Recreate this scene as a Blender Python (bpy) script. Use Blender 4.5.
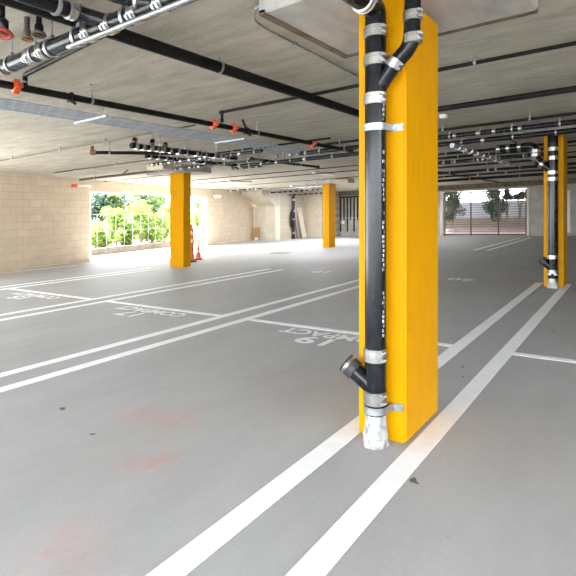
import bpy, bmesh, math, random
from mathutils import Vector, Matrix, geometry
for o in list(bpy.data.objects): bpy.data.objects.remove(o)
C = bpy.context.scene.collection
SC = bpy.context.scene
# ------------------------------------------------------------------ camera, sky, sun, lamps, exposure
F_PX, CXP, HOR, EYE = 493.0, 288.0, 206.0, 1.25
YAW = math.atan2(350.0, 493.0)             # camera heading, measured from +X towards +Y
DX = (math.sin(YAW), math.cos(YAW))        # world X in (right, forward)
DY = (-math.cos(YAW), math.sin(YAW))       # world Y in (right, forward)
SLOPE = -0.03405                           # the ramped deck: floor and ceiling fall along +Y
CEIL = 2.5625                              # clear height
cam = bpy.data.cameras.new('camera'); camo = bpy.data.objects.new('camera', cam); C.objects.link(camo)
cam.sensor_width = 36.0; cam.lens = 36.0 * F_PX / 576.0
cam.shift_y = -(288.0 - HOR) / 576.0; cam.clip_start = 0.05; cam.clip_end = 300
fw = Vector((DX[1], DY[1], 0)); rt = Vector((DX[0], DY[0], 0)); up = Vector((0, 0, 1))
camo.matrix_world = Matrix(((rt.x, up.x, -fw.x, 0), (rt.y, up.y, -fw.y, 0), (rt.z, up.z, -fw.z, EYE), (0, 0, 0, 1)))
SC.camera = camo
w = bpy.data.worlds.new('sky'); SC.world = w; w.use_nodes = True
bg = w.node_tree.nodes['Background']; bg.inputs['Color'].default_value = (0.86, 0.935, 1.0, 1); bg.inputs['Strength'].default_value = 2.2
sun = bpy.data.lights.new('sun', 'SUN'); suno = bpy.data.objects.new('sun', sun); C.objects.link(suno)
sun.energy = 13.0; sun.angle = 0.12; sun.color = (1.0, 0.95, 0.86)
suno.rotation_euler = Vector((0.30, -0.76, -0.72)).to_track_quat('-Z', 'Y').to_euler(); suno.location = (20, 30, 20)
SC.view_settings.view_transform = 'Standard'; SC.view_settings.look = 'None'; SC.view_settings.gamma = 1.0
SC.view_settings.use_curve_mapping = False; SC.view_settings.exposure = 2.68
SC.cycles.use_denoising = True; SC.cycles.max_bounces = 12; SC.cycles.diffuse_bounces = 8
def ceiling_lamp(x, y, sx, sy, power, col=(1, 0.96, 0.9)):
    l = bpy.data.lights.new('ceiling_lamp', 'AREA'); l.shape = 'RECTANGLE'; l.size = sx; l.size_y = sy; l.energy = power; l.color = col
    o = bpy.data.objects.new('ceiling_lamp', l); C.objects.link(o); o.location = (x, y, CEIL + SLOPE * y - 0.12); return o
LAMPS = []
for a in LAMPS: ceiling_lamp(*a)

# ------------------------------------------------------------------ pixel -> place helpers (deck coordinates: z measured above the sloping floor)
def ray(u, v):
    r = (u - CXP) / F_PX; z = -(v - HOR) / F_PX
    x = r * DX[0] + DX[1]; y = r * DY[0] + DY[1]
    return x, y, z - SLOPE * y
def atz(u, v, z):
    a = ray(u, v); t = (z - EYE) / a[2]; return Vector((t * a[0], t * a[1], z))
def atx(u, v, x):
    a = ray(u, v); t = x / a[0]; return Vector((x, t * a[1], EYE + t * a[2]))
def aty(u, v, y):
    a = ray(u, v); t = y / a[1]; return Vector((t * a[0], y, EYE + t * a[2]))
def x_at(u, y):                                # where the sight line over column u meets the line Y = y
    a = ray(u, HOR); return y * a[0] / a[1]
def y_at(u, x):
    a = ray(u, HOR); return x * a[1] / a[0]

# ------------------------------------------------------------------ materials
def new_mat(name):
    m = bpy.data.materials.new(name); m.use_nodes = True
    return m, m.node_tree.nodes, m.node_tree.links, m.node_tree.nodes['Principled BSDF']
def noisy(name, c1, c2, scale=6, rough=0.6, metal=0.0, stretch=(1, 1, 1), bump=0.0, detail=6, lo=0.35, hi=0.65, spec=0.5, coat=0.0):
    m, n, l, b = new_mat(name)
    tc = n.new('ShaderNodeTexCoord'); mp = n.new('ShaderNodeMapping'); mp.inputs['Scale'].default_value = stretch
    nz = n.new('ShaderNodeTexNoise'); nz.inputs['Scale'].default_value = scale; nz.inputs['Detail'].default_value = detail
    rp = n.new('ShaderNodeValToRGB'); rp.color_ramp.elements[0].position = lo; rp.color_ramp.elements[1].position = hi
    rp.color_ramp.elements[0].color = (*c1, 1); rp.color_ramp.elements[1].color = (*c2, 1)
    l.new(tc.outputs['Object'], mp.inputs['Vector']); l.new(mp.outputs['Vector'], nz.inputs['Vector'])
    l.new(nz.outputs['Fac'], rp.inputs['Fac']); l.new(rp.outputs['Color'], b.inputs['Base Color'])
    b.inputs['Roughness'].default_value = rough; b.inputs['Metallic'].default_value = metal
    b.inputs['Specular IOR Level'].default_value = spec; b.inputs['Coat Weight'].default_value = coat
    if bump:
        bp = n.new('ShaderNodeBump'); bp.inputs['Strength'].default_value = bump; bp.inputs['Distance'].default_value = 0.01
        l.new(nz.outputs['Fac'], bp.inputs['Height']); l.new(bp.outputs['Normal'], b.inputs['Normal'])
    return m
def mix(n, l, fac, a, b, blend='MIX'):
    x = n.new('ShaderNodeMix'); x.data_type = 'RGBA'; x.blend_type = blend
    for sock, val in ((x.inputs[0], fac), (x.inputs[6], a), (x.inputs[7], b)):
        if hasattr(val, 'links'): l.new(val, sock)
        elif isinstance(val, tuple): sock.default_value = (*val, 1)
        else: sock.default_value = val
    return x.outputs[2]
def noise(n, l, vec, scale, detail=5, rough=0.55, lo=0.4, hi=0.6, stretch=None):
    if stretch:
        mp = n.new('ShaderNodeMapping'); mp.inputs['Scale'].default_value = stretch; l.new(vec, mp.inputs['Vector']); vec = mp.outputs['Vector']
    nz = n.new('ShaderNodeTexNoise'); nz.inputs['Scale'].default_value = scale; nz.inputs['Detail'].default_value = detail; nz.inputs['Roughness'].default_value = rough
    l.new(vec, nz.inputs['Vector'])
    mr = n.new('ShaderNodeMapRange'); mr.inputs['From Min'].default_value = lo; mr.inputs['From Max'].default_value = hi
    l.new(nz.outputs['Fac'], mr.inputs['Value']); return mr.outputs['Result']
def floor_mat():
    m, n, l, b = new_mat('trowelled_concrete'); tc = n.new('ShaderNodeTexCoord'); v = tc.outputs['Object']
    big = noise(n, l, v, 0.55, 6, 0.6, 0.3, 0.7, (0.6, 1.4, 1)); mid = noise(n, l, v, 2.2, 8, 0.65, 0.3, 0.7, (0.5, 1.3, 1)); fine = noise(n, l, v, 60, 4, 0.7, 0.3, 0.7)
    col = mix(n, l, big, (0.35, 0.357, 0.378), (0.45, 0.457, 0.478))
    col = mix(n, l, 0.35, col, mix(n, l, mid, (0.295, 0.295, 0.30), (0.465, 0.47, 0.485)))
    col = mix(n, l, 0.12, col, mix(n, l, fine, (0.25, 0.25, 0.25), (0.55, 0.55, 0.55)))
    brown = noise(n, l, v, 0.35, 5, 0.6, 0.52, 0.75, (0.8, 1.3, 1))
    col = mix(n, l, brown, col, mix(n, l, 0.5, col, (0.40, 0.33, 0.27)))
    # reddish clay smudges
    for (u, vv, r, s) in ((152, 463, 0.13, 0.62), (172, 422, 0.17, 0.42), (136, 413, 0.14, 0.38), (60, 550, 0.2, 0.3)):
        p = atz(u, vv, 0)
        sb = n.new('ShaderNodeVectorMath'); sb.operation = 'DISTANCE'; sb.inputs[1].default_value = (p.x, p.y, SLOPE * p.y); l.new(v, sb.inputs[0])
        mr = n.new('ShaderNodeMapRange'); mr.interpolation_type = 'SMOOTHSTEP'; mr.inputs['From Min'].default_value = r * 1.7; mr.inputs['From Max'].default_value = 0; mr.inputs['To Max'].default_value = s
        l.new(sb.outputs['Value'], mr.inputs['Value'])
        mu = n.new('ShaderNodeMath'); mu.operation = 'MULTIPLY'; l.new(mr.outputs['Result'], mu.inputs[0]); l.new(noise(n, l, v, 9, 6, 0.7, 0.36, 0.62), mu.inputs[1])
        col = mix(n, l, mu.outputs[0], col, (0.56, 0.22, 0.18))
    sp = noise(n, l, v, 7.5, 2, 0.5, 0.745, 0.77)          # little dark specks
    col = mix(n, l, sp, col, (0.12, 0.1, 0.09))
    l.new(col, b.inputs['Base Color']); b.inputs['Roughness'].default_value = 0.55; b.inputs['Specular IOR Level'].default_value = 0.12
    bp = n.new('ShaderNodeBump'); bp.inputs['Strength'].default_value = 0.06; l.new(fine, bp.inputs['Height']); l.new(bp.outputs['Normal'], b.inputs['Normal'])
    return m
def ceiling_mat():
    m, n, l, b = new_mat('formed_concrete'); tc = n.new('ShaderNodeTexCoord'); v = tc.outputs['Object']
    big = noise(n, l, v, 0.8, 6, 0.6, 0.32, 0.68, (0.8, 1.6, 1)); st = noise(n, l, v, 3.2, 8, 0.7, 0.3, 0.7, (2.2, 0.5, 1)); fine = noise(n, l, v, 28, 6, 0.75, 0.3, 0.7)
    col = mix(n, l, big, (0.34, 0.315, 0.255), (0.49, 0.46, 0.38))
    col = mix(n, l, 0.6, col, mix(n, l, st, (0.20, 0.18, 0.14), (0.60, 0.56, 0.46)))
    col = mix(n, l, 0.2, col, mix(n, l, fine, (0.26, 0.24, 0.2), (0.62, 0.58, 0.52)))
    l.new(col, b.inputs['Base Color']); b.inputs['Roughness'].default_value = 0.85; b.inputs['Specular IOR Level'].default_value = 0.15
    return m
def block_mat(name, c1, c2, mortar, ang=0.0):
    m, n, l, b = new_mat(name); tc = n.new('ShaderNodeTexCoord')
    rot = n.new('ShaderNodeMapping'); rot.vector_type = 'POINT'; rot.inputs['Rotation'].default_value = (0, 0, -ang)
    l.new(tc.outputs['Object'], rot.inputs['Vector'])
    sp = n.new('ShaderNodeSeparateXYZ'); l.new(rot.outputs['Vector'], sp.inputs[0])
    cb = n.new('ShaderNodeCombineXYZ'); l.new(sp.outputs['X'], cb.inputs['X']); l.new(sp.outputs['Z'], cb.inputs['Y'])
    br = n.new('ShaderNodeTexBrick'); br.inputs['Scale'].default_value = 1.0; br.inputs['Brick Width'].default_value = 0.405; br.inputs['Row Height'].default_value = 0.203
    br.inputs['Mortar Size'].default_value = 0.007; br.inputs['Mortar Smooth'].default_value = 0.3
    br.inputs['Color1'].default_value = (*c1, 1); br.inputs['Color2'].default_value = (*c2, 1); br.inputs['Mortar'].default_value = (*mortar, 1)
    l.new(cb.outputs[0], br.inputs['Vector'])
    nz = noise(n, l, tc.outputs['Object'], 3.0, 8, 0.7, 0.3, 0.7)
    col = mix(n, l, nz, br.outputs['Color'], mix(n, l, 0.25, br.outputs['Color'], (0.28, 0.22, 0.16)))
    l.new(col, b.inputs['Base Color']); b.inputs['Roughness'].default_value = 0.9; b.inputs['Specular IOR Level'].default_value = 0.15
    bp = n.new('ShaderNodeBump'); bp.inputs['Strength'].default_value = 0.3; bp.inputs['Distance'].default_value = 0.006; bp.invert = True
    l.new(br.outputs['Fac'], bp.inputs['Height']); l.new(bp.outputs['Normal'], b.inputs['Normal'])
    return m
WANG = math.atan(0.245)
M = dict(
    floor=floor_mat(), ceil=ceiling_mat(),
    block=block_mat('tan_block', (0.68, 0.575, 0.44), (0.62, 0.52, 0.395), (0.50, 0.415, 0.315), WANG),
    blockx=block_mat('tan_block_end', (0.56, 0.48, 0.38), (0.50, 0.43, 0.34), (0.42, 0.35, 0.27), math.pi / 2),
    grey=noisy('grey_concrete', (0.33, 0.31, 0.28), (0.43, 0.41, 0.37), 2.5, 0.85, spec=0.2),
    pale=noisy('pale_render', (0.62, 0.56, 0.46), (0.72, 0.66, 0.56), 3, 0.9, spec=0.2),
    soffit=noisy('stair_concrete', (0.50, 0.44, 0.35), (0.60, 0.54, 0.45), 3, 0.9, spec=0.2),
    rim=noisy('dark_brown', (0.10, 0.08, 0.055), (0.19, 0.155, 0.11), 8, 0.9, spec=0.2),
    panel=noisy('smooth_form_concrete', (0.30, 0.295, 0.28), (0.47, 0.465, 0.445), 3.5, 0.8, spec=0.2, stretch=(1, 2, 1), detail=9, lo=0.3, hi=0.7),
    yellow=noisy('yellow_paint', (0.54, 0.245, 0.0003), (0.59, 0.27, 0.0004), 5, 0.45, stretch=(3, 3, 0.8), bump=0.12, spec=0.08),
    line=noisy('white_line_paint', (0.86, 0.88, 0.92), (0.92, 0.94, 0.97), 14, 0.6, bump=0.05),
    iron=noisy('black_cast_iron', (0.004, 0.0045, 0.006), (0.011, 0.012, 0.015), 14, 0.2, spec=0.32, bump=0.02),
    black=noisy('black_steel_pipe', (0.004, 0.0038, 0.0036), (0.010, 0.0095, 0.009), 10, 0.5, spec=0.18),
    brown=noisy('dull_brown_pipe', (0.06, 0.047, 0.036), (0.10, 0.08, 0.06), 8, 0.55),
    rubber=noisy('rubber', (0.015, 0.015, 0.016), (0.03, 0.03, 0.032), 12, 0.6),
    steel=noisy('stainless_band', (0.42, 0.405, 0.38), (0.50, 0.485, 0.46), 12, 0.3, 1.0, stretch=(1, 1, 6)),
    channel=noisy('dull_channel', (0.42, 0.43, 0.42), (0.52, 0.53, 0.52), 12, 0.7, spec=0.2),
    galv=noisy('galvanised_steel', (0.30, 0.32, 0.34), (0.46, 0.475, 0.50), 22, 0.4, 0.85),
    conduit=noisy('grey_conduit', (0.40, 0.44, 0.50), (0.56, 0.60, 0.66), 16, 0.4, 0.2),
    white=noisy('white_paint', (0.74, 0.74, 0.73), (0.82, 0.82, 0.81), 9, 0.5),
    plaster=noisy('white_plaster_smear', (0.19, 0.185, 0.18), (0.40, 0.395, 0.39), 26, 0.8, bump=0.4, lo=0.36, hi=0.58),
    red=noisy('orange_red_paint', (0.62, 0.075, 0.02), (0.74, 0.11, 0.035), 12, 0.45),
    dred=noisy('dark_red_paint', (0.22, 0.02, 0.012), (0.32, 0.035, 0.02), 12, 0.5),
    orange=noisy('orange_plastic', (0.80, 0.13, 0.02), (0.88, 0.17, 0.03), 8, 0.45),
    reflect=noisy('pale_reflective_band', (0.75, 0.72, 0.68), (0.85, 0.82, 0.78), 20, 0.35),
    ply=noisy('plywood', (0.42, 0.24, 0.11), (0.54, 0.33, 0.17), 5, 0.7, stretch=(1, 6, 0.6)),
    board=noisy('pale_board', (0.58, 0.52, 0.42), (0.68, 0.62, 0.52), 5, 0.75, stretch=(4, 4, 0.4)),
    rust=noisy('rusty_fitting', (0.13, 0.065, 0.03), (0.22, 0.12, 0.06), 20, 0.7),
    duct=noisy('beige_board_box', (0.42, 0.36, 0.26), (0.50, 0.43, 0.33), 6, 0.8),
    wire=noisy('grey_wire', (0.20, 0.205, 0.21), (0.27, 0.275, 0.28), 9, 0.5),
    fence=noisy('dark_red_steel', (0.075, 0.030, 0.026), (0.11, 0.045, 0.04), 12, 0.5),
    soil=noisy('mulch', (0.06, 0.037, 0.026), (0.11, 0.075, 0.055), 7, 0.95),
    soilp=noisy('pinkish_bark', (0.20, 0.155, 0.148), (0.32, 0.26, 0.25), 6, 0.95),
    apron=noisy('outdoor_paving', (0.55, 0.54, 0.52), (0.64, 0.63, 0.61), 3, 0.85),
    asphalt=noisy('asphalt', (0.13, 0.13, 0.13), (0.2, 0.2, 0.2), 6, 0.9),
    kerb=noisy('kerb_concrete', (0.11, 0.09, 0.068), (0.16, 0.135, 0.105), 5, 0.9),
    bark=noisy('bark', (0.22, 0.17, 0.12), (0.36, 0.29, 0.21), 10, 0.9, stretch=(4, 4, 0.6)),
    far_white=noisy('far_white_render', (0.72, 0.74, 0.76), (0.80, 0.82, 0.84), 2, 0.9),
    far_grey=noisy('far_grey_block', (0.30, 0.31, 0.33), (0.40, 0.41, 0.43), 5, 0.9),
    far_blue=block_mat('painted_garden_block', (0.42, 0.45, 0.52), (0.37, 0.40, 0.47), (0.28, 0.31, 0.36), math.pi / 2),
    far_tan=block_mat('garden_block', (0.26, 0.22, 0.19), (0.22, 0.185, 0.165), (0.15, 0.13, 0.115), math.pi / 2),
    drain=noisy('iron_cover', (0.16, 0.14, 0.12), (0.28, 0.25, 0.22), 25, 0.6, 0.4),
    mark=noisy('grey_white_print', (0.34, 0.37, 0.42), (0.62, 0.65, 0.70), 40, 0.6),
)
def leaf_mat(name, c1, c2, tr):
    m, n, l, b = new_mat(name); tc = n.new('ShaderNodeTexCoord')
    col = mix(n, l, noise(n, l, tc.outputs['Object'], 2.3, 3, 0.5, 0.35, 0.65), c1, c2)
    l.new(col, b.inputs['Base Color']); b.inputs['Roughness'].default_value = 0.55
    t = n.new('ShaderNodeBsdfTranslucent'); l.new(col, t.inputs['Color']); ms = n.new('ShaderNodeMixShader'); ms.inputs[0].default_value = tr
    l.new(b.outputs[0], ms.inputs[1]); l.new(t.outputs[0], ms.inputs[2]); l.new(ms.outputs[0], n['Material Output'].inputs['Surface']); return m
M['yard'] = leaf_mat('yard_leaf', (0.05, 0.10, 0.055), (0.12, 0.19, 0.11), 0.35)
M['lime'] = leaf_mat('lime_leaf', (0.13, 0.22, 0.03), (0.24, 0.34, 0.08), 0.5)
M['mid'] = leaf_mat('mid_leaf', (0.05, 0.095, 0.02), (0.10, 0.15, 0.045), 0.4)
M['dark'] = leaf_mat('dark_leaf', (0.025, 0.055, 0.03), (0.05, 0.095, 0.055), 0.3)

# ------------------------------------------------------------------ mesh building (deck coordinates, baked onto the ramp by build)
class MB:
    def __init__(s): s.v = []; s.f = []
    def add(s, vs, fs):
        b = len(s.v); s.v += [Vector(p) for p in vs]; s.f += [tuple(b + i for i in f) for f in fs]; return s
    def box(s, x0, x1, y0, y1, z0, z1):
        return s.add([(x0, y0, z0), (x1, y0, z0), (x1, y1, z0), (x0, y1, z0), (x0, y0, z1), (x1, y0, z1), (x1, y1, z1), (x0, y1, z1)],
                     [(3, 2, 1, 0), (4, 5, 6, 7), (0, 1, 5, 4), (1, 2, 6, 5), (2, 3, 7, 6), (3, 0, 4, 7)])
    def prism(s, poly, z0, z1):
        n = len(poly); return s.add([(p[0], p[1], z0) for p in poly] + [(p[0], p[1], z1) for p in poly],
            [tuple(range(n - 1, -1, -1)), tuple(range(n, 2 * n))] + [(i, (i + 1) % n, n + (i + 1) % n, n + i) for i in range(n)])
    def hexa(s, a, b, w, h, up=Vector((0, 0, 1))):     # rectangular bar from a to b, w across, h along up
        a = Vector(a); b = Vector(b); d = (b - a).normalized(); sd = d.cross(up).normalized() * (w / 2); u2 = sd.cross(d).normalized() * (h / 2)
        vs = []
        for p in (a, b): vs += [p - sd - u2, p + sd - u2, p + sd + u2, p - sd + u2]
        return s.add(vs, [(0, 1, 2, 3), (7, 6, 5, 4), (0, 4, 5, 1), (1, 5, 6, 2), (2, 6, 7, 3), (3, 7, 4, 0)])
    def tube(s, pts, r, seg=14, cap=True):
        pts = [Vector(p) for p in pts]; n = len(pts); rs = r if isinstance(r, (list, tuple)) else [r] * n
        tan = [((pts[min(i + 1, n - 1)] - pts[max(i - 1, 0)])).normalized() for i in range(n)]
        for i in range(n):
            if tan[i].length < 1e-6: tan[i] = tan[i - 1]
        ref = Vector((0, 0, 1)) if abs(tan[0].z) < 0.9 else Vector((1, 0, 0)); nv = tan[0].cross(ref).normalized(); vs = []
        for i in range(n):
            nv = (nv - tan[i] * nv.dot(tan[i])).normalized(); bv = tan[i].cross(nv)
            for k in range(seg):
                a = 2 * math.pi * k / seg; vs.append(pts[i] + (nv * math.cos(a) + bv * math.sin(a)) * rs[i])
        fs = [(i * seg + k, i * seg + (k + 1) % seg, (i + 1) * seg + (k + 1) % seg, (i + 1) * seg + k) for i in range(n - 1) for k in range(seg)]
        if cap: fs += [tuple(range(seg - 1, -1, -1)), tuple((n - 1) * seg + k for k in range(seg))]
        return s.add(vs, fs)
    def ring(s, c, axis, R, r, seg=18, ms=6, z=1.0):     # torus
        axis = Vector(axis).normalized(); ref = Vector((0, 0, 1)) if abs(axis.z) < 0.9 else Vector((1, 0, 0)); a = axis.cross(ref).normalized(); b = axis.cross(a); vs = []; c = Vector(c)
        for i in range(seg):
            t = 2 * math.pi * i / seg; d = a * math.cos(t) + b * math.sin(t)
            for k in range(ms):
                q = 2 * math.pi * k / ms; vs.append(c + d * (R + r * math.cos(q)) + axis * (r * z * math.sin(q)))
        fs = [(i * ms + k, ((i + 1) % seg) * ms + k, ((i + 1) % seg) * ms + (k + 1) % ms, i * ms + (k + 1) % ms) for i in range(seg) for k in range(ms)]
        return s.add(vs, fs)
    def lathe(s, c, prof, seg=20):
        return s.tube([(c[0], c[1], c[2] + z) for r, z in prof], [max(r, 1e-4) for r, z in prof], seg)
    def build(s, name, m, parent=None, smooth=False, bevel=0.0, origin=None, seg=2):
        me = bpy.data.meshes.new(name); L = Vector((0, 0, 0))
        if parent is not None: L = parent.matrix_world.translation.copy() if not parent.parent else Vector(parent['_o'])
        if origin is not None: o3 = Vector(origin); L = Vector((o3.x, o3.y, o3.z + SLOPE * o3.y))
        me.from_pydata([(p.x - L.x, p.y - L.y, p.z + SLOPE * p.y - L.z) for p in s.v], [], s.f); me.update()
        bm = bmesh.new(); bm.from_mesh(me); bmesh.ops.recalc_face_normals(bm, faces=bm.faces)
        if bevel: bmesh.ops.bevel(bm, geom=[e for e in bm.edges if len(e.link_faces) == 2 and e.calc_face_angle(0) > 0.5], offset=bevel, segments=seg, affect='EDGES', clamp_overlap=True)
        if smooth:
            for f in bm.faces: f.smooth = True
            for e in bm.edges:
                if len(e.link_faces) == 2 and e.calc_face_angle(0) > 0.65: e.smooth = False
        bm.to_mesh(me); bm.free(); me.materials.append(m)
        o = bpy.data.objects.new(name, me); C.objects.link(o)
        if parent is not None: o.parent = parent
        elif origin is not None: o.location = L
        o['_o'] = tuple(L); return o
def tag(o, label=None, cat=None, group=None, kind=None):
    for k, v in (('label', label), ('category', cat), ('group', group), ('kind', kind)):
        if v: o[k] = v
    return o
def thing(name, label, cat, p, group=None):
    o = bpy.data.objects.new(name, None); C.objects.link(o); o.empty_display_size = 0.1
    loc = Vector((p[0], p[1], p[2] + SLOPE * p[1])); o.location = loc; o.matrix_world = Matrix.Translation(loc); o['_o'] = tuple(loc)
    return tag(o, label, cat, group, 'thing')
def copy_thing(o, shift, label=None):                  # shift in deck coordinates
    d = Vector((shift[0], shift[1], shift[2] + SLOPE * shift[1])); r = o.copy(); C.objects.link(r); r.location = o.location + d
    if label: r['label'] = label
    for ch in list(o.children):
        c = ch.copy(); C.objects.link(c); c.parent = r
        for g in list(ch.children):
            e = g.copy(); C.objects.link(e); e.parent = c
    return r
def bend(pts, rad, n=6):                               # polyline with rounded corners
    pts = [Vector(p) for p in pts]; out = [pts[0]]
    for i in range(1, len(pts) - 1):
        a = (pts[i - 1] - pts[i]); b = (pts[i + 1] - pts[i]); t = min(rad, a.length * 0.49, b.length * 0.49)
        p0 = pts[i] + a.normalized() * t; p1 = pts[i] + b.normalized() * t
        for k in range(n + 1):
            s = k / n; out.append(p0 * (1 - s) ** 2 + pts[i] * 2 * s * (1 - s) + p1 * s * s)
    return out + [pts[-1]]

# ------------------------------------------------------------------ setting
def wy(x): return 13.333 + 0.245 * (x - 6.03)          # inner face of the skewed left wall
def wall_x(u):
    a = ray(u, HOR); return a[0] * (13.333 - 0.245 * 6.03) / (a[1] - 0.245 * a[0])
fl = MB(); fl.box(-4.6, 25.6, -4.9, 18.8, -0.2, 0)
floor = fl.build('floor', M['floor']); tag(floor, 'grey trowelled concrete garage floor', 'floor', kind='structure')
LW = 0.115
def stripe(x0, x1, y0, y1, label=None):
    m = MB(); m.box(x0, x1, y0, y1, 0.0005, 0.003); o = m.build('stall_line', M['line'], floor); tag(o, label)
PAIRS = ((0.94, 1.35), (3.905, 4.285), (6.735, 7.11), (9.86, 10.235), (12.95, 13.25))
for i, (a, b) in enumerate(PAIRS[:4]):
    x0, x1 = ((-4, 9.25), (-4, 9.25), (-4, 9.28), (-4, 8.3))[i]
    x0 = -4.5; stripe(x0, x1, a - LW / 2, a + LW / 2); stripe(x0, x1, b - LW / 2, b + LW / 2)
stripe(-3, 8.0, 13.08, 13.16)
CR = 4.617
for y0, y1 in ((-2.4, 0.8825), (1.4075, 3.847), (4.3425, 6.677), (7.168, 9.802)): stripe(CR - 0.045, CR + 0.045, y0, y1)
for y in (3.80, 4.21): stripe(16.0, 23.5, y - 0.055, y + 0.055)
stripe(16.0, 23.5, 0.9, 1.0); stripe(10.6, 14.0, -1.6, -1.5)
# stencilled stall numbers
def stencil(txt, x, y, size, label, sx=1.0):
    cu = bpy.data.curves.new('txt', 'FONT'); cu.body = txt; cu.size = size; cu.align_x = 'CENTER'; cu.align_y = 'CENTER'; cu.resolution_u = 4; cu.offset = 0.008 * size / 0.3
    t = bpy.data.objects.new('txt', cu); C.objects.link(t); bpy.context.view_layer.update()
    me = bpy.data.meshes.new_from_object(t.evaluated_get(bpy.context.evaluated_depsgraph_get())); bpy.data.objects.remove(t)
    for v in me.vertices:
        a, b = v.co.x * sx, v.co.y; X, Y = x - b, y + a; v.co = (X, Y, SLOPE * Y + 0.0035)
    me.materials.append(M['line']); o = bpy.data.objects.new('stall_number', me); C.objects.link(o); o.parent = floor; tag(o, label)
def stall_mark(num, x, y, word=True):
    if word: stencil('COMPACT', x - 0.01, y, 0.27, 'white stencilled word COMPACT beside number ' + num, 1.02)
    stencil(num, x - 0.26, y + 0.07, 0.36, 'white stencilled stall number ' + num, 1.25)
stall_mark('19', 4.41, 2.52); stall_mark('17', 4.41, 5.42); stall_mark('15', 4.41, 8.4)
stencil('20', 9.15, 2.62, 0.40, 'white stencilled stall number 20', 1.2); stencil('18', 9.2, 5.62, 0.40, 'white stencilled stall number 18', 1.2)

cl = MB(); cl.prism([(-4.6, -4.9), (25.6, -4.9), (25.6, wy(25.6) + 0.3), (-4.6, wy(-4.6) + 0.3)], CEIL, CEIL + 0.25)
ceiling = cl.build('ceiling', M['ceil']); tag(ceiling, 'raw concrete slab ceiling', 'ceiling', kind='structure')
CAP = 2.43
def drop_panel(x0, x1, y0, y1, rim=0.05):
    m = MB(); m.box(x0, x1, y0, y1, CAP, CEIL + 0.01); p = m.build('drop_panel', M['panel'], ceiling, bevel=0.006)
    r = MB()
    for (a, b, c, d) in ((x1 - rim, x1, y0, y1), (x0, x1 - rim, y1 - rim, y1)): r.box(a, b, c, d, CAP - 0.004, CAP + 0.02)  # thin dark brown strip along the two far edges
    tag(r.build('panel_edge', M['rim'], p), 'dark brown edge strip')
drop_panel(2.25, 3.285, 0.49, 1.81)
drop_panel(8.55, 9.6, 0.45, 1.78); drop_panel(8.4, 9.4, 9.15, 10.5); drop_panel(15.85, 16.85, 9.1, 10.4)

nrm = Vector((-math.sin(WANG), math.cos(WANG), 0))
def skew(m, x0, x1, z0, z1, th=0.28):
    a = Vector((x0, wy(x0), 0)); b = Vector((x1, wy(x1), 0)); m.prism([a, b, b + nrm * th, a + nrm * th], z0, z1)
XO0, XO1 = wall_x(89.5), wall_x(207)
HD = 2.19
m = MB(); skew(m, 3.4, XO0, -0.1, CEIL + 0.05); skew(m, XO0, XO1, HD, CEIL + 0.05); skew(m, XO1, 21.0, -0.1, CEIL + 0.05)
tag(m.build('wall_left', M['block']), 'tan block wall with wide opening to the garden', 'wall', kind='structure')
m = MB(); skew(m, XO1 - 0.12, XO1 - 0.004, 0, HD - 0.002, 0.3)
tag(m.build('trim_1', M['white']), 'white post at right side of garden opening', 'trim', kind='structure')
m = MB(); skew(m, XO0 + 0.004, XO0 + 0.07, 0, HD - 0.002, 0.3)
tag(m.build('trim_2', M['white']), 'white post at left side of garden opening', 'trim', kind='structure')
# alcove at the far left corner: return wall, end walls
YA = 15.35; XB = 20.5; XC = 23.2; YC = 14.48; XE = 25.25
m = MB(); m.box(XB + 0.4, XC + 0.3, YA, YA + 0.3, -0.1, CEIL + 0.05); m.box(XC, XC + 0.3, YC, YA, -0.1, CEIL + 0.05); m.box(XC, XE + 0.3, YC - 0.3, YC, -0.1, CEIL + 0.05)
tag(m.build('wall_alcove', M['blockx']), 'tan block return wall behind the storage closet', 'wall', kind='structure')
GY0, GY1, GH = 4.12, 8.32, 2.25
m = MB(); m.box(XE, XE + 0.3, GY1, 8.95, -0.1, CEIL + 0.05); m.box(XE, XE + 0.3, 11.6, YC - 0.301, -0.1, CEIL + 0.05); m.box(XE, XE + 0.3, 8.95, 11.6, 2.3, CEIL + 0.05); m.box(XE, XE + 0.3, GY0, GY1, GH, CEIL + 0.05); m.box(XE, XE + 0.3, -4.8, GY0, -0.1, CEIL + 0.05)  # second opening, hidden behind the near column, added to light the far floor
tag(m.build('wall_end', M['grey']), 'grey concrete end wall around the gate', 'wall', kind='structure')
m = MB(); m.box(XE - 0.02, XE + 0.28, GY1 - 0.15, GY1 - 0.01, 0, GH - 0.01); m.box(XE - 0.02, XE + 0.28, GY0 + 0.01, GY0 + 0.12, 0, GH - 0.01)
tag(m.build('trim_3', M['pale']), 'pale jambs either side of the gate', 'trim', kind='structure')
m = MB(); m.box(XE - 0.3, XE - 0.005, -8, YC - 0.35, 2.33, CEIL - 0.002)
tag(m.build('trim_4', M['rim']), 'dark downstand beam above the gate', 'trim', kind='structure')
yd = y_at(568, XE)
m = MB(); m.box(XE - 0.05, XE - 0.002, yd - 0.09, yd + 0.09, 0.15, 2.05); d = m.build('door_1', M['white']); tag(d, 'white door frame beside the second column', 'door', kind='structure')
m = MB(); m.box(XE - 0.04, XE - 0.002, yd - 1.1, yd - 0.1, 0.02, 2.0); m.build('door_leaf', M['grey'], d)
m = MB(); m.box(2.2, XE, -4.8, -4.5, -0.1, CEIL + 0.05); tag(m.build('wall_right', M['blockx']), 'block wall on the right side', 'wall', kind='structure')

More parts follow.
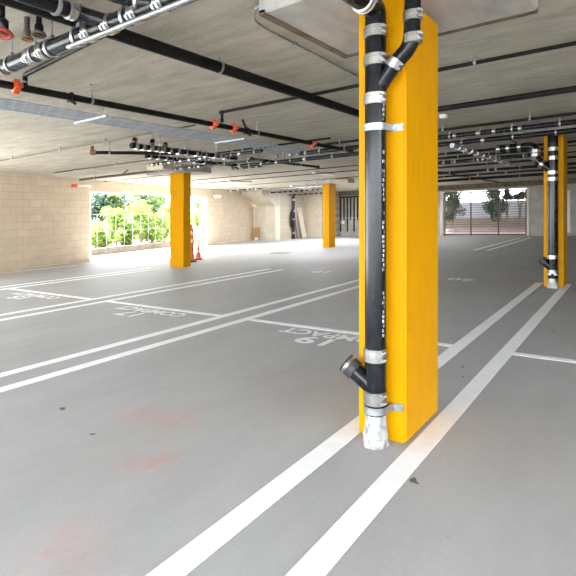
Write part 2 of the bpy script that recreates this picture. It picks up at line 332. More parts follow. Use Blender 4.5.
# stair closet under the sloping soffit
m = MB(); m.prism([(XB, YA - 0.02), (XB + 0.39, YA - 0.02), (XB + 0.39, wy(XB + 0.39) - 0.01), (XB, wy(XB) - 0.01)], 0, 1.78)
cb = thing('storage_closet', 'pale rendered closet box built under the sloping stair soffit', 'closet', (XB, YA, 0))
m.build('closet_wall', M['pale'], cb, bevel=0.01)
xs = x_at(261, YA)
m = MB(); yb = wy(xs) - 0.01
m.add([(XB, YA - 0.02, 1.782), (xs, YA - 0.02, 2.40), (xs, YA - 0.02, CEIL - 0.003), (XB + 0.39, YA - 0.02, CEIL - 0.003), (XB + 0.39, YA - 0.02, 1.782),
       (XB, yb, 1.782), (xs, yb, 2.40), (xs, yb, CEIL - 0.003), (XB + 0.39, yb, CEIL - 0.003), (XB + 0.39, yb, 1.782)],
      [(0, 1, 2, 3, 4), (9, 8, 7, 6, 5), (0, 5, 6, 1), (1, 6, 7, 2), (2, 7, 8, 3), (3, 8, 9, 4), (4, 9, 5, 0)])
m.build('stair_soffit', M['soffit'], cb)

# ------------------------------------------------------------------ outside
m = MB(); m.box(-9, 60, 18.82, 75, -0.3, -0.02); m.box(25.62, 60, -12, 18.82, -0.3, -0.02); m.box(-4.6, 8, 12.4, 18.82, -0.3, -0.21)
tag(m.build('ground', M['apron']), 'bright paving outside the garage', 'ground', kind='structure')
m = MB(); m.box(-60, -4.62, -50, 75, -0.3, -0.02); m.box(-4.6, 25.6, -50, -4.92, -0.3, -0.02); tag(m.build('street', M['asphalt']), 'asphalt yard behind the viewer', 'street', kind='structure')
k0 = atz(60, 259.5, 0); k1 = atz(185, 245.5, 0); kd = (k1 - k0).normalized(); kn = Vector((-kd.y, kd.x, 0))
ka = k0 - kd * 3; kb = k0 + kd * 16
m = MB(); m.prism([ka, kb, kb + kn * 0.25, ka + kn * 0.25], -0.05, 0.24)
tag(m.build('kerb', M['kerb'], smooth=False, bevel=0.03), 'tan concrete kerb edging the planting outside the opening', 'kerb', kind='structure')
m = MB(); m.prism([ka + kn * 0.252, kb + kn * 0.252, kb + kn * 22, ka + kn * 22], -0.01, 0.2)
tag(m.build('planting_bed', M['soil']), 'brown mulch bed behind the kerb', 'ground', kind='structure')
m = MB(); m.box(XE + 0.9, 31, -7, 8.6, -0.019, 0.06); m.box(31, 41.95, -7, 18, -0.019, 0.06)
tag(m.build('gravel_bed', M['soilp']), 'pinkish bark bed beyond the gate', 'ground', kind='structure')
m = MB(); m.box(25.65, 31, -10, 13, 3.0, 3.3); m.box(31, 47, -10, 19, 3.0, 3.3); tag(m.build('yard_shade_slab', M['grey']), 'unseen slab added above the yard to shade it', 'sunshade', kind='structure')  # unseen slab put over the yard to keep sun and sky off it
rnd = random.Random(4)
def leaves(m, c, R, n, size, squash=1.0, r=rnd):
    for _ in range(n):
        d = Vector((r.gauss(0, 1), r.gauss(0, 1), r.gauss(0, 1)))
        if d.length < 1e-3: continue
        d.normalize(); p = c + Vector((d.x * R, d.y * R, d.z * R * squash)) * (r.random() ** 0.4)
        a = Vector((r.uniform(-1, 1), r.uniform(-1, 1), r.uniform(-0.7, 0.7))).normalized(); b = a.cross(Vector((r.uniform(-1, 1), r.uniform(-1, 1), r.uniform(-1, 1)))).normalized(); s = size * r.uniform(0.6, 1.3)
        m.add([p - a * s, p + b * s * 0.45, p + a * s, p - b * s * 0.45], [(0, 1, 2, 3)])
def shrub(name, label, cat, p, h, wd, mat, n, size, group, lobes=7, trunk=0.2, low=0.3):
    t = thing(name, label, cat, (p[0], p[1], p[2]), group); base = Vector(p); m = MB(); st = MB()
    for i in range(lobes):
        a = rnd.uniform(0, 6.283); rr = wd * rnd.uniform(0.05, 0.62); zz = h * rnd.uniform(low, 0.86); c = base + Vector((rr * math.cos(a), rr * math.sin(a), zz))
        leaves(m, c, wd * rnd.uniform(0.3, 0.48), n // lobes, size, 0.9)
        st.tube([base + Vector((0.03 * math.cos(a), 0.03 * math.sin(a), -0.02)), base + Vector((rr * 0.3 * math.cos(a), rr * 0.3 * math.sin(a), h * trunk + 0.1)), c], [0.025 * h / 2 + 0.008, 0.02 * h / 2, 0.006], 5)
    m.build('foliage', mat, t); st.build('stem', M['bark'], t); return t
def beyond(u, dist):                                   # a point 'dist' metres behind the kerb on sight line u
    a = ray(u, HOR); r = Vector((a[0], a[1], 0)); q = ka + kn * dist
    det = r.x * kd.y - r.y * kd.x; t = (q.x * kd.y - q.y * kd.x) / det; return r * t
G1 = 'lime shrubs behind the kerb'
for u, dd, h, wd, lab in ((101, 1.2, 1.15, 0.6, 'low lime shrub nearest the left edge of the opening'), (116, 1.6, 1.75, 0.75, 'pale lime shrub in the left half of the opening'),
                     (128, 1.0, 0.9, 0.6, 'short lime shrub in front of taller ones'), (141, 1.7, 1.9, 0.95, 'big bushy lime shrub at the middle of the opening'),
                     (152, 1.3, 1.5, 0.85, 'rounded lime shrub just right of the biggest one'), (163, 1.5, 1.85, 0.9, 'lime shrub close to the left side of the yellow column'), (202, 2.2, 1.75, 0.85, 'lime shrub seen right of the yellow column')):
    p = beyond(u, dd); shrub('lime_shrub', lab, 'shrub', (p.x, p.y, 0.2), h * 0.98, wd * 1.1, M['lime'], 1500, 0.085, G1, 12, 0.15, 0.12)
for u, dd, h, wd, mat, lab in ((100, 7.5, 3.1, 1.6, 'dark', 'dark green tree at the upper left of the garden opening'), (122, 11.5, 4.0, 1.7, 'dark', 'dark tree behind the pale lime shrub'), (113, 6.8, 2.7, 1.0, 'mid', 'mid green bush between two dark trees'),
                          (146, 8.0, 3.2, 1.9, 'mid', 'broad olive green bush behind the biggest lime shrub'), (163, 11.0, 3.3, 1.2, 'mid', 'small olive bush behind the lime shrub by the column'), (203, 8.5, 2.9, 1.6, 'mid', 'olive bush seen high to the right of the column')):
    p = beyond(u, dd); shrub('garden_tree', lab, 'tree', (p.x, p.y, 0.2), h, wd, M[mat], 1800, 0.13, 'trees behind the shrubs', 10, 0.3, 0.35)
p0 = beyond(97, 4.5); p1 = beyond(111, 5.0)
m = MB(); m.prism([p0, p1, p1 + kn * 0.2, p0 + kn * 0.2], 0.19, 1.2); tag(m.build('garden_wall', M['far_grey']), 'short grey garden wall among the shrubs', 'wall', kind='structure')
p0 = beyond(60, 16); p1 = beyond(235, 16)
m = MB(); m.prism([p0, p1, p1 + kn * 3, p0 + kn * 3], 0.0, 2.6); bd = m.build('neighbour_house', M['far_white']); tag(bd, 'white house wall far beyond the garden trees', 'house', kind='thing')
m = MB(); m.prism([p0 - kn * 0.4, p1 - kn * 0.4, p1 + kn * 3, p0 + kn * 3], 2.6, 2.75); m.build('roof_edge', M['far_grey'], bd)
# thin white garden fence behind the kerb
fn = thing('garden_fence', 'thin grey wire fence standing behind the kerb', 'fence', tuple(ka + kn * 0.3))
m = MB(); rails = MB()
for i in range(27):
    q = ka + kn * 0.3 + kd * (3.5 + i * 0.48); m = MB(); m.hexa((q.x, q.y, 0.19), (q.x, q.y, 1.5), 0.012, 0.012, kd); m.build('picket', M['wire'], fn)
for z in (0.85, 1.5): rails.hexa(ka + kn * 0.3 + kd * 3.4 + Vector((0, 0, z)), ka + kn * 0.3 + kd * 16.5 + Vector((0, 0, z)), 0.012, 0.014)
rails.build('rail', M['wire'], fn)

# gate at the end wall and the yard behind it
gt = thing('gate', 'dark red steel gate with thin horizontal wires in the end wall', 'gate', (XE + 0.12, GY0, 0))
m = MB(); ya, yb2 = GY0 + 0.14, GY1 - 0.17; xg = XE + 0.12
m.box(xg - 0.03, xg + 0.03, ya, yb2, 2.13, 2.19); m.box(xg - 0.03, xg + 0.03, ya, yb2, 0.04, 0.09); m.build('rail', M['fence'], gt)
for u in (445, 471, 498.5, 528):
    y = min(max(y_at(u, xg), ya + 0.03), yb2 - 0.03); m = MB(); m.box(xg - 0.032, xg + 0.032, y - 0.03, y + 0.03, 0, 2.2); m.build('post', M['fence'], gt)
for i in range(16):
    z = 0.2 + i * 0.118; m = MB(); m.box(xg - 0.006, xg + 0.006, ya, yb2, z, z + 0.022); m.build('wire', M['fence'], gt)
m = MB(); m.box(42, 42.3, -8, 20, -0.05, 0.62); tag(m.build('wall_yard', M['far_tan']), 'low tan block wall at the back of the yard', 'wall', kind='structure')
m = MB(); m.box(42.35, 42.6, -8, 20, -0.05, 1.95); tag(m.build('wall_yard_far', M['far_blue']), 'bluish white wall behind the yard wall', 'wall', kind='structure')
for u, x, h, wd, lab in ((452, 38, 3.1, 1.15, 'leafy tree at the left edge of the gate'), (495.5, 37.5, 3.3, 1.1, 'fullest dark tree at the middle of the gate'), (506.5, 38.5, 3.0, 0.6, 'slim pale trunked tree just right of the fullest tree'), (520, 38.5, 2.95, 0.6, 'thin tree nearest the right edge of the gate')):
    slim = u > 500; shrub('yard_tree', lab, 'tree', (x, y_at(u, x), 0.05), h, wd, M['yard'], 1100 if slim else 4200, 0.085, 'trees beyond the gate', 8 if slim else 22, 0.4, 0.66 if slim else 0.2)

# ------------------------------------------------------------------ columns
def column(x0, x1, y0, y1, label):
    t = thing('yellow_column', label, 'column', ((x0 + x1) / 2, (y0 + y1) / 2, 0), 'yellow painted columns')
    m = MB(); m.box(x0, x1, y0, y1, 0.0, CAP - 0.001); m.build('shaft', M['yellow'], t, bevel=0.012, seg=3); return t
C1 = (2.525, 3.06, 1.018, 1.302)
column(*C1, 'nearest and largest yellow column with black drain pipe on its front')
C4 = (8.83, 9.34, 0.955, 1.235); column(*C4, 'yellow column with a black drain pipe at the right edge, behind the nearest one')
x2 = 8.75; y2 = y_at(169.8, x2); column(x2, x2 + 0.26, y2 - 0.52, y2, 'bare yellow column in front of the garden opening')
x3 = 16.1; y3 = y_at(322.7, x3); column(x3, x3 + 0.46, y3 - 0.29, y3, 'farthest yellow column near the alcove wall')

# ------------------------------------------------------------------ drain pipe assemblies on columns
def coupling(p, ax, r, L, parent, seg=28, name='coupling', screws=True, side=None):
    """stainless no-hub sleeve with two worm clamps"""
    p = Vector(p); ax = Vector(ax).normalized(); m = MB(); e = 0.006
    m.tube([p - ax * L / 2, p - ax * L * 0.47, p + ax * L * 0.47, p + ax * L / 2], [r + 0.001, r + e, r + e, r + 0.001], seg)
    for s in (-0.27, 0.27): m.tube([p + ax * (s * L - 0.007), p + ax * (s * L - 0.006), p + ax * (s * L + 0.006), p + ax * (s * L + 0.007)], [r + e, r + e + 0.0025, r + e + 0.0025, r + e], seg)
    o = m.build(name, M['steel'], parent, smooth=True)
    if screws:
        sd = Vector(side) if side else Vector((-0.6, -0.8, 0)); sd = (sd - ax * sd.dot(ax)).normalized(); tg = ax.cross(sd)
        for s in (-0.27, 0.27):
            q = p + ax * (s * L) + sd * (r + e + 0.006); k = MB(); k.hexa(q - tg * 0.012, q + tg * 0.012, 0.016, 0.014, ax); k.tube([q + tg * 0.01, q + tg * 0.024], 0.0055, 8)
            k.build('clamp_screw', M['galv'], o)
    return o
XP, RP = 2.45, 0.0575
YP = y_at(375.6, XP)
def zc(v, u=375.5, x=XP): return atx(u, v, x).z
dp = thing('drain_pipe', 'black cast iron drain pipe clamped to the nearest yellow column', 'pipe', (XP, YP, 0))
zb = zc(413); ztop = zc(27)
m = MB(); m.tube([(XP, YP, zb), (XP, YP, zc(394)), (XP, YP, zc(393.9)), (XP, YP, zc(354)), (XP, YP, zc(353.9)), (XP, YP, zc(99)), (XP, YP, zc(98.9)), (XP, YP, zc(62)), (XP, YP, zc(61.9)), (XP, YP, ztop)], [RP] * 10, 36)
m.build('pipe', M['iron'], dp, smooth=True)
# elbow at the top, running back over the viewer's side under the slab
m = MB(); el = bend([(XP, YP, ztop - 0.005), (XP, YP, 2.355), (XP - 0.75, YP + 0.01, 2.357)], 0.10, 10); m.tube(el, RP, 32); m.tube([el[0], el[0] - Vector((0, 0, 0.001))], RP + 0.003, 32)
m.build('elbow', M['iron'], dp, smooth=True)
coupling((XP - 0.14, YP + 0.002, 2.3555), (1, 0, 0), RP, 0.055, dp); coupling((XP - 0.40, YP + 0.006, 2.356), (1, 0, 0), RP, 0.055, dp)
for v, L in ((33, 0.062), (61, 0.062), (99.5, 0.062), (354, 0.072), (396.5, 0.072)): coupling((XP, YP, zc(v)), (0, 0, 1), RP, L, dp, 36)
# upper wye with the offset branch on the right
ub = [atx(380, 86, XP - 0.01), atx(393.5, 65, XP), atx(412, 45, XP), Vector((XP, atx(413, 0, XP).y, 2.428))]
ub[0] = Vector((XP, YP - 0.005, zc(92)))
m = MB(); m.tube(bend(ub, 0.085, 10), 0.042, 28); m.build('branch', M['iron'], dp, smooth=True)
bx = (ub[1] - ub[0]).normalized(); pb = atx(399.5, 66, XP)
coupling(ub[0] + bx * ((pb - ub[0]).dot(bx)), bx, 0.042, 0.05, dp)
for v in (16.5, 39): coupling(atx(412.7, v, XP), (0, 0, 1), 0.042, 0.052, dp)
coupling(Vector((XP, atx(413, 0, XP).y, 2.40)), (0, 0, 1), 0.042, 0.05, dp)
# lower wye: capped cleanout stub
a0 = Vector((XP, YP, zc(389))); a1 = atx(347, 363, XP - 0.02); dd = (a1 - a0).normalized(); a1 = a0 + dd * ((a1 - a0).length + 0.01)
m = MB(); m.tube([a0, a1 - dd * 0.06], [0.05, 0.048], 30); m.build('cleanout_branch', M['iron'], dp, smooth=True)
m = MB(); m.tube([a1 - dd * 0.075, a1 - dd * 0.07, a1 - dd * 0.003, a1], [0.050, 0.054, 0.054, 0.05], 30); cap = m.build('cleanout_cap', M['rubber'], dp, smooth=True)
m = MB(); m.tube([a1 - dd * 0.03, a1 - dd * 0.028, a1 - dd * 0.016, a1 - dd * 0.014], [0.0545, 0.0565, 0.0565, 0.0545], 30); m.build('clamp_band', M['steel'], cap, smooth=True)
# plastered foot
m = MB(); r2 = random.Random(2); prof = [(0.066, -0.001), (0.069, 0.008), (0.064, 0.03), (0.066, 0.055), (0.061, 0.08), (0.0575, 0.10), (0.057, zb + 0.004)]
m.lathe((XP, YP, 0), prof, 28)
for v in m.v: k = 1 + r2.uniform(-0.05, 0.05); v.x = XP + (v.x - XP) * k; v.y = YP + (v.y - YP) * k
m.build('plaster_foot', M['plaster'], dp, smooth=True)
# straps fixed to the column face
for v in (128, 408):
    z = zc(v); m = MB(); R = RP + 0.004; n = 16; hh = 0.019
    arc = [Vector((XP + R * math.cos(t), YP + R * math.sin(t), z)) for t in [math.pi / 2 + math.pi * i / n for i in range(n + 1)]]
    pts = [Vector((C1[0] - 0.003, YP + 0.09, z)), Vector((C1[0] - 0.003, YP + R + 0.005, z))] + arc + [Vector((C1[0] - 0.003, YP - R - 0.012, z)), Vector((C1[0] - 0.003, YP - 0.13, z))]
    pts[0].y = min(pts[0].y, C1[3] - 0.005)
    for a, b in zip(pts, pts[1:]): m.hexa(a, b, 0.006, 2 * hh)
    st = m.build('strap', M['galv'], dp)
    for yy in (YP - 0.08, YP - 0.115):
        q = MB(); q.tube([(C1[0] - 0.006, yy, z), (C1[0] - 0.016, yy, z)], 0.009, 6); q.build('bolt', M['galv'], st)
# pale factory print running up the pipe: short rows of worn marks
m = MB(); r3 = random.Random(8); a0_ = math.atan2(-0.80, -0.60) + 0.12; NC = 7; za, zb_ = zc(335), zc(104); NR = 150; marks = []
for i in range(NR + 1):
    for k in range(NC + 1):
        t = a0_ + 0.34 * k / NC; m.v.append(Vector((XP + (RP + 0.0007) * math.cos(t), YP + (RP + 0.0007) * math.sin(t), za + (zb_ - za) * i / NR)))
on = [False] * NC
for i in range(NR):
    if i % 3 == 0: word = (i // 15) % 3 != 2 or r3.random() < 0.2; on = [word and 0 < k < NC - 1 and r3.random() < 0.42 for k in range(NC)]
    if i % 3 == 2: on = [False] * NC
    for k in range(NC):
        b = i * (NC + 1) + k; m.f.append((b, b + 1, b + NC + 2, b + NC + 1)); marks.append(on[k])
po = m.build('print_strip', M['iron'], dp); po.data.materials.append(M['mark'])
for p_, k in zip(po.data.polygons, marks): p_.material_index = 1 if k else 0

# the second column's drain pipe
XQ, RQ = C4[0] - 0.085, 0.073
YQ = y_at(552.9, XQ)
zq = lambda v: atx(553.5, v, XQ).z
dq = thing('drain_pipe', 'black drain pipe standing against the right-hand yellow column', 'pipe', (XQ, YQ, 0))
m = MB(); m.tube([(XQ, YQ, 0), (XQ, YQ, CEIL - 0.16)], RQ, 20); m.build('pipe', M['iron'], dq, smooth=True)
m = MB(); m.tube([(XQ, YQ, 0.0), (XQ, YQ, 0.05), (XQ, YQ, 0.12)], [0.082, 0.079, 0.075], 18); m.build('plaster_foot', M['grey'], dq, smooth=True)
for v in (149, 158, 172.5, 179, 257, 271.5, 280): coupling((XQ, YQ, zq(v)), (0, 0, 1), RQ, 0.06, dq, 18, screws=False)
e0 = Vector((XQ, YQ, zq(270))); e1 = atx(542, 260, XQ - 0.02); m = MB(); m.tube([e0, e1], 0.052, 16); m.build('cleanout_branch', M['iron'], dq, smooth=True)
dd = (e1 - e0).normalized(); m = MB(); m.tube([e1 - dd * 0.05, e1 + dd * 0.02], 0.062, 16); m.build('cleanout_cap', M['rubber'], dq, smooth=True)
b0 = Vector((XQ, YQ, zq(171))); b1 = atx(535.5, 160, XQ); b2 = atx(535.5, 145.5, XQ); b3 = Vector((XQ, y_at(498, XQ), b2.z))
m = MB(); m.tube(bend([b0, b1, b2, b3], 0.14, 8), 0.064, 18); m.build('branch', M['iron'], dq, smooth=True)
for q, ax in ((b0.lerp(b1, 0.62), b1 - b0), (b1.lerp(b2, 0.35), (0, 0, 1)), (b1.lerp(b2, 0.62), (0, 0, 1)), (b2.lerp(b3, 0.42), (0, 1, 0)), (b2.lerp(b3, 0.72), (0, 1, 0)), (b2.lerp(b3, 0.98), (0, 1, 0))): coupling(q, ax, 0.064, 0.055, dq, 18, screws=False)
z = zq(274); m = MB(); m.box(XQ - 0.07, C4[0] - 0.001, YQ - 0.075, YQ - 0.062, z - 0.015, z + 0.015); m.box(XQ - 0.07, C4[0] - 0.001, YQ + 0.062, YQ + 0.075, z - 0.015, z + 0.015); m.box(XQ - 0.07, XQ - 0.062, YQ - 0.075, YQ + 0.075, z - 0.015, z + 0.015); m.build('strap', M['galv'], dq)

# ------------------------------------------------------------------ ceiling pipe runs
def hanger(p, ax, r, parent, zt=CEIL, mat='galv', seg=16):
    p = Vector(p); ax = Vector(ax).normalized(); R = r + 0.005; m = MB()
    m.ring(p, ax, R, 0.006, seg, 6, 2.2); m.tube([p + Vector((0, 0, R)), (p.x, p.y, zt)], 0.005, 6); m.box(p.x - 0.012, p.x + 0.012, p.y - 0.012, p.y + 0.012, p.z + R, p.z + R + 0.025)
    m.tube([(p.x, p.y, zt - 0.02), (p.x, p.y, zt)], 0.014, 6)
    return m.build('hanger', M[mat], parent, smooth=True)
def red_clamp(p, ax, r, parent):
    p = Vector(p); ax = Vector(ax).normalized(); m = MB(); m.tube([p - ax * 0.03, p - ax * 0.022, p + ax * 0.022, p + ax * 0.03], [r + 0.004, r + 0.016, r + 0.016, r + 0.004], 16)
    s = ax.cross(Vector((0, 0, 1))).normalized(); m.hexa(p - s * (r + 0.05), p + s * (r + 0.05), 0.045, 0.035); m.hexa(p - Vector((0, 0, r + 0.03)), p + Vector((0, 0, r + 0.03)), 0.04, 0.04, s); m.tube([p + s * (r + 0.033) - Vector((0, 0, 0.03)), p + s * (r + 0.033) + Vector((0, 0, 0.03))], 0.008, 6)
    return m.build('grooved_coupling', M['red'], parent, smooth=True)
def run(label, axis, u0, v0, depth, ua, ub_, dia, mat='black', coup=(), hang=(), reds=(), name='ceiling_pipe', group='pipes under the ceiling', coup_len=0.055, seg=14, cat='pipe', hmat='galv', ends=False):
    """pipe through pixel (u0, v0), 'depth' below the slab, parallel to axis, spanning sight lines ua..ub_"""
    z = CEIL - depth; p = atz(u0, v0, z); r = dia / 2
    f = (lambda u: Vector((x_at(u, p.y), p.y, z))) if axis == 'x' else (lambda u: Vector((p.x, y_at(u, p.x), z)))
    a, b = f(ua), f(ub_); t = thing(name, label, cat, tuple(a), group); ax = (b - a).normalized()
    m = MB(); m.tube([a, a.lerp(b, 0.5), b], r, seg); m.build('pipe', M[mat], t, smooth=True)
    for u in coup: coupling(f(u), ax, r, coup_len, t, seg + 4, screws=dia > 0.09, side=(-1, -1, -0.6))
    for u in hang: hanger(f(u), ax, r, t, mat=hmat)
    for u in reds: red_clamp(f(u), ax, r, t)
    if ends:
        for q in (a, b): k = MB(); k.tube([q - ax * 0.02, q + ax * 0.02], r + 0.012, seg); k.build('end_cap', M[mat], t, smooth=True)
    return t, f, ax, r
# large drain run at the upper left, with its two side branches
T, fA, ax, r = run('thick banded drain pipe crossing the upper left under the slab', 'y', 48, 49.5, 0.20, -60, 200, 0.10, 'iron', coup=(3, 32, 45, 91, 111, 137, 163), hang=(12, 36, 52, 79, 128), coup_len=0.06, seg=24)
def side_branch(t, f, u_join, pts, coup_at):
    j = f(u_join); P = [j] + [Vector(p) for p in pts]; m = MB(); m.tube(bend(P, 0.12, 8), 0.043, 20); m.build('branch', M['iron'], t, smooth=True)
    for a, b, s in coup_at: coupling(P[a].lerp(P[b], s), P[b] - P[a], 0.043, 0.05, t, 20)
zB = CEIL - 0.15; pB = atz(60, 7, zB)
q1 = Vector((x_at(84, pB.y), pB.y, zB)); q2 = Vector((x_at(-10, pB.y), pB.y, zB)); q3 = Vector((x_at(12, pB.y), pB.y, zB))
side_branch(T, fA, 112, [q1, q3], [(1, 2, 0.2)]); hanger(q1.lerp(q3, 0.42), (1, 0, 0), 0.043, T)
q1 = atz(131, 0, CEIL - 0.15); side_branch(T, fA, 160, [q1, q1 + Vector((-0.5, 0.02, 0))], [(0, 1, 0.75)])
run('straight grey conduit along the underside of the banded drain pipe', 'y', 130, 22.5, 0.285, 68, 215, 0.026, 'galv', name='conduit', cat='conduit')
# long runs away from the viewer
run('fat black pipe running from upper left to behind the nearest column', 'x', 192, 58.5, 0.078, -40, 372, 0.092, 'black', hang=(219,), seg=22)
T3, f3, ax3, r3_ = run('black fire main with orange-red clamps on the left', 'x', 96, 102, 0.16, -20, 352, 0.064, 'black', hang=(91, 257), reds=(16, 213, 233, 312), seg=16)
for u in (71, 247):                                    # sway braces on the fire main
    p = f3(u); m = MB(); m.tube([p, p + Vector((-0.04, 0.05, 0.155 if u > 100 else 0.04))], 0.013, 8); m.tube([p - Vector((0.02, -0.02, 0.02)), p - Vector((0.0, 0.07, 0.07))], 0.014, 8); m.tube([p + Vector((0, -0.05, -0.03)), p + Vector((0, 0.05, -0.03))], 0.014, 8); m.ring(p, ax3, r3_ + 0.006, 0.01, 14, 6); m.build('sway_brace', M['black'], T3, smooth=True)
for k, v in enumerate((98.8, 101.2, 103.6, 106.0, 108.4)):
    run(('topmost of the five grey conduits on the left', 'second grey conduit from the top on the left', 'middle one of the five grey conduits', 'fourth grey conduit from the top on the left', 'lowest of the five grey conduits on the left')[k], 'x', 0, v, 0.13, -25, 300, 0.026, 'conduit', name='conduit', group='conduits on the left', cat='conduit', seg=10)
def strut(label, ua, ub_, v, depth):
    z = CEIL - depth; p = atz(ua, v, z); q = Vector((p.x, y_at(ub_, p.x), z)); t = thing('strut_channel', label, 'bracket', tuple(p), 'strut channels holding the conduits')
    m = MB(); m.hexa(p, q, 0.028, 0.022); m.build('channel', M['channel'], t)
    for s in (0.12, 0.88): c = p.lerp(q, s); m = MB(); m.tube([c, (c.x, c.y, CEIL)], 0.005, 6); m.build('rod', M['galv'], t)
strut('white strut channel under the conduits at far left', 75, 107, 123.2, 0.165); strut('white strut channel under the conduits behind the fire main', 215, 245, 143, 0.165)
# sprinkler branch lines crossing the view
t, f4, a4, r4 = run('thin sprinkler line crossing behind the nearest column', 'y', 300, 97, 0.06, 222, 640, 0.034, 'black', hang=(475,))
p = f4(222); q = Vector((p.x, p.y, CEIL - 0.17)); m = MB(); m.tube([p, q], 0.016, 10); m.tube([q - Vector((0, 0, 0.012)), q + Vector((0, 0, 0.03))], 0.022, 10); m.tube([p - Vector((0, 0.02, 0)), p + Vector((0, 0.03, 0))], 0.022, 10); m.build('riser', M['black'], t, smooth=True)
p = f3(25); t = thing('ceiling_pipe', 'short dark branch rising off the fire main under the banded pipe', 'pipe', tuple(p), 'pipes under the ceiling')
q0 = Vector((p.x, p.y, CEIL - 0.045)); m = MB(); m.tube(bend([p, q0, atz(112, 30.5, CEIL - 0.045)], 0.025, 5), 0.021, 12); m.build('pipe', M['black'], t, smooth=True)
m = MB(); m.tube([p + Vector((0, 0, 0.045)), p + Vector((0, 0, 0.06))], 0.025, 12); m.build('collar', M['galv'], t, smooth=True)
run('black pipe crossing right of the nearest column, below the thin sprinkler line', 'y', 500, 100, 0.12, 392, 650, 0.066, 'black', seg=16)
run('thin line leaving the fire main at its last orange-red clamp', 'y', 470, 126.5, 0.09, 313, 640, 0.04, 'black', hang=(340, 443, 530))
run('black banded main passing under the slab ahead of the thick lower main', 'y', 470, 134, 0.15, 300, 640, 0.075, 'iron', coup=(277, 291, 306, 455, 478, 494, 520), hang=(270, 284, 298, 320, 345, 450, 480, 512, 560), coup_len=0.05)
run('lower black main crossing in front of the right-hand yellow column', 'y', 470, 141.5, 0.19, 232, 640, 0.08, 'iron', coup=(240, 262, 277, 305, 483), hang=(250, 262, 277, 291, 306, 333, 462, 513, 556), coup_len=0.06)
T, fq, axq, rq = run('banded pipe run left of centre ending in a cluster of fittings', 'x', 134, 146, 0.20, 131, 236, 0.085, 'iron', coup=(136, 143, 150, 157, 163, 170, 178, 196, 205, 214, 224), hang=(152, 160, 186, 200, 216, 228), coup_len=0.05)
for u, hgt in ((134, 0.10), (152, 0.12), (165, 0.09)):
    p = fq(u); m = MB(); m.tube(bend([p, p + Vector((0, 0, hgt)), p + Vector((0.1, 0.09, hgt + 0.02))], 0.05, 4), 0.034, 12); m.build('riser', M['iron'], T, smooth=True)
    m = MB(); m.tube([p + Vector((0, 0, 0.05)), p + Vector((0, 0, 0.075))], 0.041, 12); m.build('rust_collar', M['rust'], T, smooth=True)
T, fq, axq, rq = run('second banded pipe behind the fitting cluster left of centre', 'x', 145, 156, 0.15, 146, 236, 0.075, 'iron', coup=(150, 158, 166, 176, 184, 194, 204, 216), hang=(172, 190, 210), coup_len=0.045)
run('third banded pipe of the cluster, crossing above the garden opening column', 'y', 185, 160.5, 0.20, 150, 262, 0.06, 'iron', coup=(153, 162, 170, 181, 190, 201, 212, 222, 240), hang=(158, 176, 206, 232, 255), coup_len=0.06)
run('lowest banded pipe of the cluster just over the column top', 'y', 200, 166.5, 0.22, 172, 262, 0.045, 'iron', coup=(176, 182, 190, 199), hang=(180, 195, 225, 248), coup_len=0.06)
run('dark line between the cluster and the fire main', 'y', 225, 152, 0.12, 196, 330, 0.035, 'black', hang=(205, 243, 262))
def free(label, a, b, dia, mat, depth, hang=0.2, name='ceiling_pipe', caps=False, group='pipes under the ceiling'):
    p = atz(*a, CEIL - depth); q = atz(*b, CEIL - depth); t = thing(name, label, 'pipe', tuple(p), group); m = MB(); m.tube([p, q], dia / 2, 14); m.build('pipe', M[mat], t, smooth=True); ax = q - p
    for s in (hang, 1 - hang): hanger(p.lerp(q, s), ax, dia / 2, t)
    if caps: k = MB(); k.tube([p - ax.normalized() * 0.03, p + ax.normalized() * 0.06], dia / 2 + 0.014, 14); k.tube(bend([p, p + Vector((0, 0, 0.11))], 0.03), 0.03, 10); k.build('end_fitting', M['rust'], t, smooth=True)
    return t
free('dark skewed pipe with an upright end fitting below the cluster', (92, 152.5), (176, 153.5), 0.058, 'black', 0.17, caps=True)
run('short capped black stub pointing away below the mains', 'x', 300, 164.8, 0.17, 252, 318, 0.055, 'black', hang=(268, 300), ends=True)
run('thin brown line along the far left ceiling', 'y', 96, 143.2, 0.06, -10, 195, 0.024, 'brown', hang=(12, 105, 60))
run('thin dark line over the tan block wall end', 'y', 100, 166.6, 0.05, 55, 168, 0.03, 'brown', hang=(75, 116))
T, f7, a7, r7 = run('thicker brown pipe just above the garden opening', 'y', 130, 174, 0.12, 80, 212, 0.065, 'brown', hang=(95, 160))
p = f7(122); m = MB(); m.tube([p, p + Vector((0.02, -0.22, 0.115))], 0.018, 8); m.build('sway_brace', M['brown'], T, smooth=True)
run('faint thin pipe under the brown pipe at the opening', 'y', 130, 179, 0.10, 103, 172, 0.018, 'brown', hang=(106,))
run('thin dark line left of the farthest column, higher one', 'y', 320, 168.7, 0.08, 192, 640, 0.024, 'black', hang=(230, 300, 350))
run('thin dark line left of the farthest column, lower one', 'y', 320, 173.4, 0.07, 192, 640, 0.024, 'black', hang=(250, 340))
run('faint line just above the farthest column', 'y', 300, 181, 0.05, 246, 400, 0.024, 'brown')
run('short fitting run left of the thin lines', 'y', 250, 167.5, 0.16, 232, 262, 0.04, 'iron', coup=(236, 242, 250, 257), hang=(240, 256))
